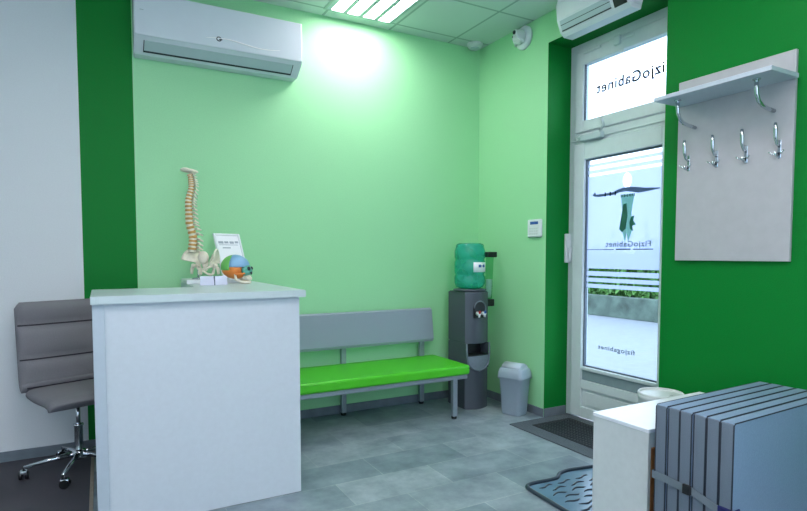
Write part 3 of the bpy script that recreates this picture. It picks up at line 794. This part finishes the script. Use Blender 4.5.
# round bin between door and white cabinet
t = thing('round_bin', 'round off-white bin between the glazed door and white cabinet', 'bin', (-.21, -2.24, 0))
MB().lathe([(0, 0), (.115, 0), (.118, .02), (.132, .48), (.136, .485), (.138, .51), (.130, .512)]).obj('bin_body', M['bin_white'], t)
MB().lathe([(.136, .50), (.139, .515), (.134, .525), (.125, .522), (.12, .505), (0, .50)]).obj('lid', M['bin_white'], t)
MB().lathe([(0, 0), (.014, 0), (.016, .006), (.010, .012), (0, .012)], (.03, -.055, .50), 12).obj('lid_button', M['ink'], t)

# ---------------------------------------------------------------- entrance mat
t = thing('entrance_mat', 'dark grey ribbed entrance mat on the floor before the door', 'door mat', (0, 0, 0))
MX0, MX1, MY0, MY1 = -.40, .25, -2.0, -.985
MB().box((MX0, MY0, 0), (MX1, MY1, .008), .003, 1).obj('mat_border', M['rubber_b'], t)
MB().box((MX0+.14, MY0+.14, .008), (MX1-.10, MY1-.12, .011)).obj('mat_centre', M['rubber'], t)
w = MB()
nx, ny = 13, 24
for i in range(nx):
    for j in range(ny):
        x = MX0+.155+i*(MX1-MX0-.27)/nx; y = MY0+.155+j*(MY1-MY0-.31)/ny
        w.box((x, y, .011), (x+.016, y+.014, .014))
w.obj('mat_studs', M['dark'], t)

# boot tray
t = thing('boot_tray', 'shallow slate blue boot tray with wavy ridges on the tiles', 'boot tray', (0, 0, 0))
def bez(P, n_=6):
    out = []
    for i in range(len(P)):
        p0, p1, p2, p3 = [Vector((*P[(i+k-1) % len(P)], 0)) for k in range(4)]
        for j in range(n_):
            u = j/n_
            out.append(.5*((2*p1)+(-p0+p2)*u+(2*p0-5*p1+4*p2-p3)*u*u+(-p0+3*p1-3*p2+p3)*u**3))
    return out
TP = [(-1.125, -2.05), (-1.095, -2.005), (-1.02, -2.0), (-.93, -2.01), (-.86, -2.005), (-.80, -1.965), (-.72, -1.95), (-.62, -1.965), (-.50, -1.99), (-.44, -2.03), (-.42, -2.10), (-.44, -2.40), (-.47, -2.455), (-.54, -2.475), (-.8, -2.475), (-1.08, -2.475), (-1.135, -2.45), (-1.145, -2.39), (-1.135, -2.2)]
rim = bez(TP)
w = MB(); w.prism([(p.x, p.y) for p in rim], 'z', 0.0, .006); w.obj('tray_base', M['tray'], t)
w = MB(); w.tube([(p.x, p.y, .012) for p in rim]+[(rim[0].x, rim[0].y, .012)], .012, 8, False); w.obj('tray_rim', M['tray_rim'], t)
w = MB()
for r_ in range(7):
    yy = -2.06-.055*r_
    for seg in range(4):
        x0 = -1.06+.15*seg+(.05 if r_ % 2 else 0)
        w.tube([(x0+.11*k/6, yy-.01*math.sin(k*1.0+r_), .007) for k in range(7)], [.001, .005, .006, .006, .006, .005, .001], 6)
w.obj('tray_ridges', M['tray_rim'], t)

# ---------------------------------------------------------------- white cabinet + mats
t = thing('low_cabinet', 'low white cabinet standing beside the bundle of grey mats', 'cabinet', (0, 0, 0))
CX0, CX1, CY0, CY1, CZ = -1.14, -.27, -2.862, -2.54, .60
MB().box((CX0-.004, CY0-.004, CZ-.018), (CX1, CY1+.004, CZ), .002, 1).obj('top', mat('white_cabinet_top', (232, 238, 244), .3, vary=.01, scale=20), t)
w = MB(); w.box((CX0, CY0, 0), (CX0+.018, CY1, CZ-.018)); w.box((CX1-.018, CY0, 0), (CX1, CY1, CZ-.018)); w.box((CX0+.018, CY1-.01, 0), (CX1-.018, CY1, CZ-.018))
w.box((CX0+.018, CY0+.02, .0), (CX1-.018, CY1-.01, .06)); w.box((CX0+.018, CY0+.003, CZ-.09), (CX1-.018, CY1-.01, CZ-.018))
w.obj('carcass', M['bin_white'], t)
for k in range(2):
    xa = CX0+.02+k*(CX1-CX0-.036)/2
    d_ = MB().box((xa, CY0-.002, .065), (xa+(CX1-CX0-.044)/2, CY0+.014, CZ-.093), .002, 1).obj('door', M['cardboard'], t)
    MB().tube([(xa+(.24 if k == 0 else .03), CY0-.014, .33), (xa+(.24 if k == 0 else .03), CY0-.014, .42)], .005).obj('handle', M['chrome'], d_)

# six mats, standing side by side
labels = ['grey exercise mat at the far end of the bundle, next to the white cabinet', 'second grey exercise mat counted from the white cabinet', 'third grey exercise mat counted from the white cabinet',
          'fourth grey exercise mat counted from the white cabinet', 'fifth grey exercise mat counted from the white cabinet', 'front grey exercise mat of the bundle, its broad blue-grey face showing']
mt_ = .0575; my = -2.925; mrz = .035
ML, MZ = .865, .74
def exercise_mat(label, loc):
    t = thing('exercise_mat', label, 'exercise mat', loc, mrz, 'grey exercise mats standing in a strapped bundle')
    w = MB(); hh = mt_/2-.0008
    w.box((0, -hh, .0), (ML, hh, MZ), .009, 4)
    for f in w.bm.faces:
        f.smooth = True
        n_ = f.normal
        if abs(n_.x) > .6: f.material_index = 1
    w.obj('cover', [M['mat_cover'], M['mat_side']], t)
    w = MB()
    for s in (-1, 1):
        y = s*(hh-.0032)
        w.tube([(.002, y, .012), (.002, y, MZ-.010), (.010, y, MZ-.002), (ML-.010, y, MZ-.002), (ML-.004, y, MZ-.014), (ML-.004, y, .012)], .0030, 8)
    w.obj('piping', M['mat_pipe'], t)
    return t
first = None
for i, lb in enumerate(labels):
    dd = mt_*(i+.5); loc = (-1.182+[.0, .004, -.002, .003, .0, -.003][i]+dd*math.sin(mrz), my-dd*math.cos(mrz), 0)
    if first is None: first = exercise_mat(lb, loc)
    else: dup(first, loc, lb)
# strap, in the bundle's own frame: x along the mats, y across them
t = thing('luggage_strap', 'grey webbing strap with black buckle around the grey mats', 'strap', (-1.182, my, 0), mrz)
def ribbon(w, pts, hw_=.017, th=.0025):
    P = [Vector(p) for p in pts]; vs = []
    for i, p in enumerate(P):
        d = (P[min(i+1, len(P)-1)]-P[max(i-1, 0)]); hd = Vector((d.x, d.y, 0)).normalized(); nn_ = Vector((hd.y, -hd.x, 0))
        for a_, b_ in ((-1, 0), (1, 0), (1, 1), (-1, 1)): vs.append(tuple(p+Vector((0, 0, a_*hw_))-nn_*(b_*th)))
    fs = []
    for i in range(len(P)-1):
        for k in range(4): fs.append((i*4+k, i*4+(k+1) % 4, (i+1)*4+(k+1) % 4, (i+1)*4+k))
    w._new(vs, fs, False)
ye = -6*mt_; X0 = -.007; XR = ML+.006
w = MB(); ribbon(w, [(X0-.002, .004, .425), (X0-.002, -.06, .424), (X0-.003, -.12, .417), (X0-.004, -.17, .412)]); w.obj('webbing', M['strap'], t)
w = MB(); ribbon(w, [(X0-.005, -.165, .420), (X0-.004, -.22, .402), (X0-.003, -.27, .386), (X0-.001, ye+.03, .372), (X0, ye-.004, .36), (X0+.03, ye-.008, .33), (.4, ye-.007, .16), (XR-.02, ye-.007, .14), (XR, ye-.003, .15), (XR, -.03, .40), (XR-.02, .006, .42), (.05, .006, .425), (X0, .004, .425)], .017, .003)
w.obj('webbing', M['strap'], t)
MB().box((X0-.016, -.182, .395), (X0-.002, -.146, .437), .003, 1).obj('buckle', M['black'], t)
MB().box((X0-.012, ye+.05, .362), (X0-.004, ye-.004, .402), .003, 2).box((X0-.006, ye-.018, .352), (X0+.03, ye-.010, .402), .003, 2).obj('end_tab', M['navy'], t)

# ---------------------------------------------------------------- coat rack panel
t = thing('coat_rack', 'pale wall coat rack panel with shelf and chrome hooks', 'coat rack', (0, 0, 0))
MB().box((-.022, -2.868, 1.362), (0, -2.180, 2.503), .002, 1).obj('back_board', M['panel'], t)
MB().box((-.285, -2.885, 2.345), (-.022, -2.195, 2.370), .003, 2).obj('shelf', M['shelf'], t)
for y in (-2.30, -2.765):
    pts = [(-.20, y, 2.345), (-.20, y, 2.30), (-.195, y, 2.265), (-.175, y, 2.232), (-.14, y, 2.212), (-.09, y, 2.202), (-.022, y, 2.196)]
    w = MB(); w.tube(pts, .011, 12); w.lathe([(0, -.004), (.02, -.004), (.02, 0), (0, 0)], (-.20, y, 2.345), 16); w.obj('shelf_bracket', M['chrome'], t)
for y, z in ((-2.262, 1.985), (-2.445, 1.985), (-2.62, 1.985), (-2.80, 1.985)):
    w = MB()
    w.box((-.027, y-.009, z-.055), (-.022, y+.009, z+.045), .002, 1)
    w.tube([(-.028, y, z+.01), (-.05, y, z+.02), (-.066, y, z+.055), (-.068, y, z+.10), (-.072, y, z+.135)], [.007, .008, .010, .011, .007], 10)
    w.tube([(-.028, y, z-.035), (-.045, y, z-.047), (-.060, y, z-.040), (-.066, y, z-.022)], .0055, 8)
    w.tube([(-.028, y, z-.025), (-.048, y+.022, z-.032), (-.058, y+.038, z-.018)], .0045, 8); w.tube([(-.028, y, z-.025), (-.048, y-.022, z-.032), (-.058, y-.038, z-.018)], .0045, 8)
    w.obj('hook', M['chrome'], t)

# ---------------------------------------------------------------- swivel chair
t = thing('swivel_chair', 'grey upholstered swivel chair with chrome base behind the counter', 'office chair', (-3.475, -.39, .004), math.radians(22))
# local: faces -y
def shell_profile():
    # side profile (y, z): front edge of seat -> back -> top of backrest
    p = [(-.225, .465), (-.21, .485), (-.15, .495), (-.05, .492), (.06, .492), (.14, .500)]
    p += [(.185, .520), (.212, .56), (.222, .62), (.232, .72), (.245, .87), (.258, 1.01), (.262, 1.09)]
    return p
sp = [Vector((0, a, b)) for a, b in shell_profile()]
def cushion(w, P, th, hw_, tuft):
    """padded strip following P, tufted at the indices in tuft"""
    dense = []
    for i in range(len(P)-1):
        for k in range(4): dense.append((P[i].lerp(P[i+1], k/4), i+k/4))
    dense.append((P[-1], len(P)-1))
    loops = []; n_ = len(dense)
    for j, (p, s) in enumerate(dense):
        d = (dense[min(j+1, n_-1)][0]-dense[max(j-1, 0)][0]).normalized(); nr = Vector((0, -d.z, d.y))
        if nr.z < 0 and j < 8: nr = -nr
        nr = Vector((0, -d.z, d.y))
        dist = min([abs(s-q) for q in tuft]+[abs(s-0)+.15, abs(s-(len(P)-1))+.15])
        puff = min(1, (dist/.55))**.5
        end = min(1, min(j, n_-1-j)/2.0+.35)
        f = th*(.50+.50*puff)*end; bk = th*.5*end
        L_ = []
        for u in [-1, -.97, -.85, -.5, 0, .5, .85, .97, 1]:
            e = max(0, 1-abs(u)**8)**.5
            hx = hw_*(1-.05*(j >= n_-2)-.06*(j == n_-1)); L_.append(tuple(p+Vector((u*hx, 0, 0))+nr*(f*(.25+.75*e))))
        for u in [1, .97, .5, 0, -.5, -.97, -1]:
            e = max(0, 1-abs(u)**8)**.5
            L_.append(tuple(p+Vector((u*hx, 0, 0))-nr*(bk*(.3+.7*e))))
        loops.append(L_)
    loft(w, loops)
w = MB(); cushion(w, sp[:7], .05, .24, [5.6]); st = w.obj('seat', M['fabric'], t)
w = MB(); cushion(w, sp[6:], .055, .258, [3.0, 4.5]); bk_ = w.obj('backrest', M['fabric'], t)
def on_front(i, f, off):
    a_, b_ = sp[i], sp[i+1]; d = (b_-a_).normalized(); p = a_.lerp(b_, f); nr = Vector((0, -d.z, d.y)); return p+nr*off
for i, f in ((9, .0), (10, .5)):
    c0 = on_front(i, f, .033)
    MB().tube([(u*.252, c0.y+.014*(abs(u)**6), c0.z) for u in [-1+k*.1 for k in range(21)]], .0045, 6).obj('seam', M['seam'], bk_)
c0 = on_front(6, .2, .036); MB().tube([(-.23, c0.y, c0.z), (.23, c0.y, c0.z)], .005, 6).obj('seam', M['seam'], bk_)
w = MB(); w.lathe([(0, .445), (.09, .445), (.09, .465), (.03, .47), (0, .47)], (0, 0, 0), 20); w.box((-.09, -.11, .452), (.09, .11, .468), .003, 1); w.obj('seat_plate', M['black'], t)
MB().lathe([(0, .24), (.013, .24), (.013, .45), (0, .45)], (0, 0, 0), 16).obj('gas_lift', M['chrome'], t)
MB().lathe([(0, .09), (.03, .09), (.03, .12), (.025, .13), (.025, .285), (.03, .29), (.03, .30), (.014, .305), (0, .305)], (0, 0, 0), 20).obj('lift_sleeve', M['chrome'], t)
MB().lathe([(0, .075), (.042, .075), (.046, .09), (.04, .125), (.026, .135), (0, .135)], (0, 0, 0), 20).obj('hub', M['chrome'], t)
for k in range(5):
    a = math.radians(-22) + math.atan2(-.61+.345, -3.572+3.50)+k*2*PI/5
    c_, s_ = math.cos(a), math.sin(a); R0 = .30
    w = MB(); w.tube([(.03*c_, .03*s_, .108), (.15*c_, .15*s_, .092), (R0*c_, R0*s_, .07)], [.018, .014, .011], 8); L_ = w.obj('base_leg', M['chrome'], t)
    w = MB(); px_, py_ = -s_, c_
    w.tube([(R0*c_, R0*s_, .075), (R0*c_, R0*s_, .05)], .007, 8)
    cc_ = Vector((R0*c_+.012*px_, R0*s_+.012*py_, 0))
    for sd in (-1, 1):
        q = Vector((c_, s_, 0))*sd
        w.tube([tuple(cc_+q*.006+Vector((0, 0, .026))), tuple(cc_+q*.026+Vector((0, 0, .026)))], .026, 16)
    w.obj('caster', M['black'], L_)
    MB().box((-.02, -.024, .03), (.02, .024, .056), .008, 2, Matrix.Translation(cc_) @ Matrix.Rotation(a, 4, 'Z')).obj('caster_hood', M['chrome'], L_)

# ---------------------------------------------------------------- light
wd = bpy.data.worlds.new('world'); S.world = wd; wd.use_nodes = True
nt = wd.node_tree; bg = nt.nodes['Background']
bg.inputs['Color'].default_value = lin((228, 236, 255)); bg.inputs['Strength'].default_value = 2.2

def portal(loc, rot, sx, sy):
    l = bpy.data.lights.new('daylight_portal', 'AREA'); l.shape = 'RECTANGLE'; l.size = sx; l.size_y = sy; l.energy = 1
    l.cycles.is_portal = True
    o = bpy.data.objects.new('daylight_portal', l); C.objects.link(o); o.location = loc; o.rotation_euler = rot
    return o
portal((T+.05, (RY0+RY1)/2, RZ/2), (0, PI/2, 0), RZ, RY1-RY0)          # door opening, shining to -x
portal(((WX0+WX1)/2, YF-.2, (WZ0+WZ1)/2), (PI/2, 0, 0), WX1-WX0, WZ1-WZ0)   # rear window, shining to +y

# ---------------------------------------------------------------- camera
cam = bpy.data.cameras.new('camera'); co = bpy.data.objects.new('camera', cam); C.objects.link(co)
yaw, pitch = .5009, -.0522
fwd = Vector((math.sin(yaw)*math.cos(pitch), math.cos(yaw)*math.cos(pitch), math.sin(pitch)))
rt = Vector((math.cos(yaw), -math.sin(yaw), 0)); up = rt.cross(fwd)
co.matrix_world = Matrix(((rt.x, up.x, -fwd.x, -3.3259), (rt.y, up.y, -fwd.y, -4.5154), (rt.z, up.z, -fwd.z, 1.4), (0, 0, 0, 1)))
cam.sensor_width = 36; cam.lens = 36*554.2765/807; cam.shift_y = 28.03/807; cam.clip_start = .05
S.camera = co
S.view_settings.view_transform = 'Standard'; S.view_settings.look = 'None'; S.view_settings.gamma = 1; S.view_settings.use_curve_mapping = False
S.view_settings.exposure = 1.17
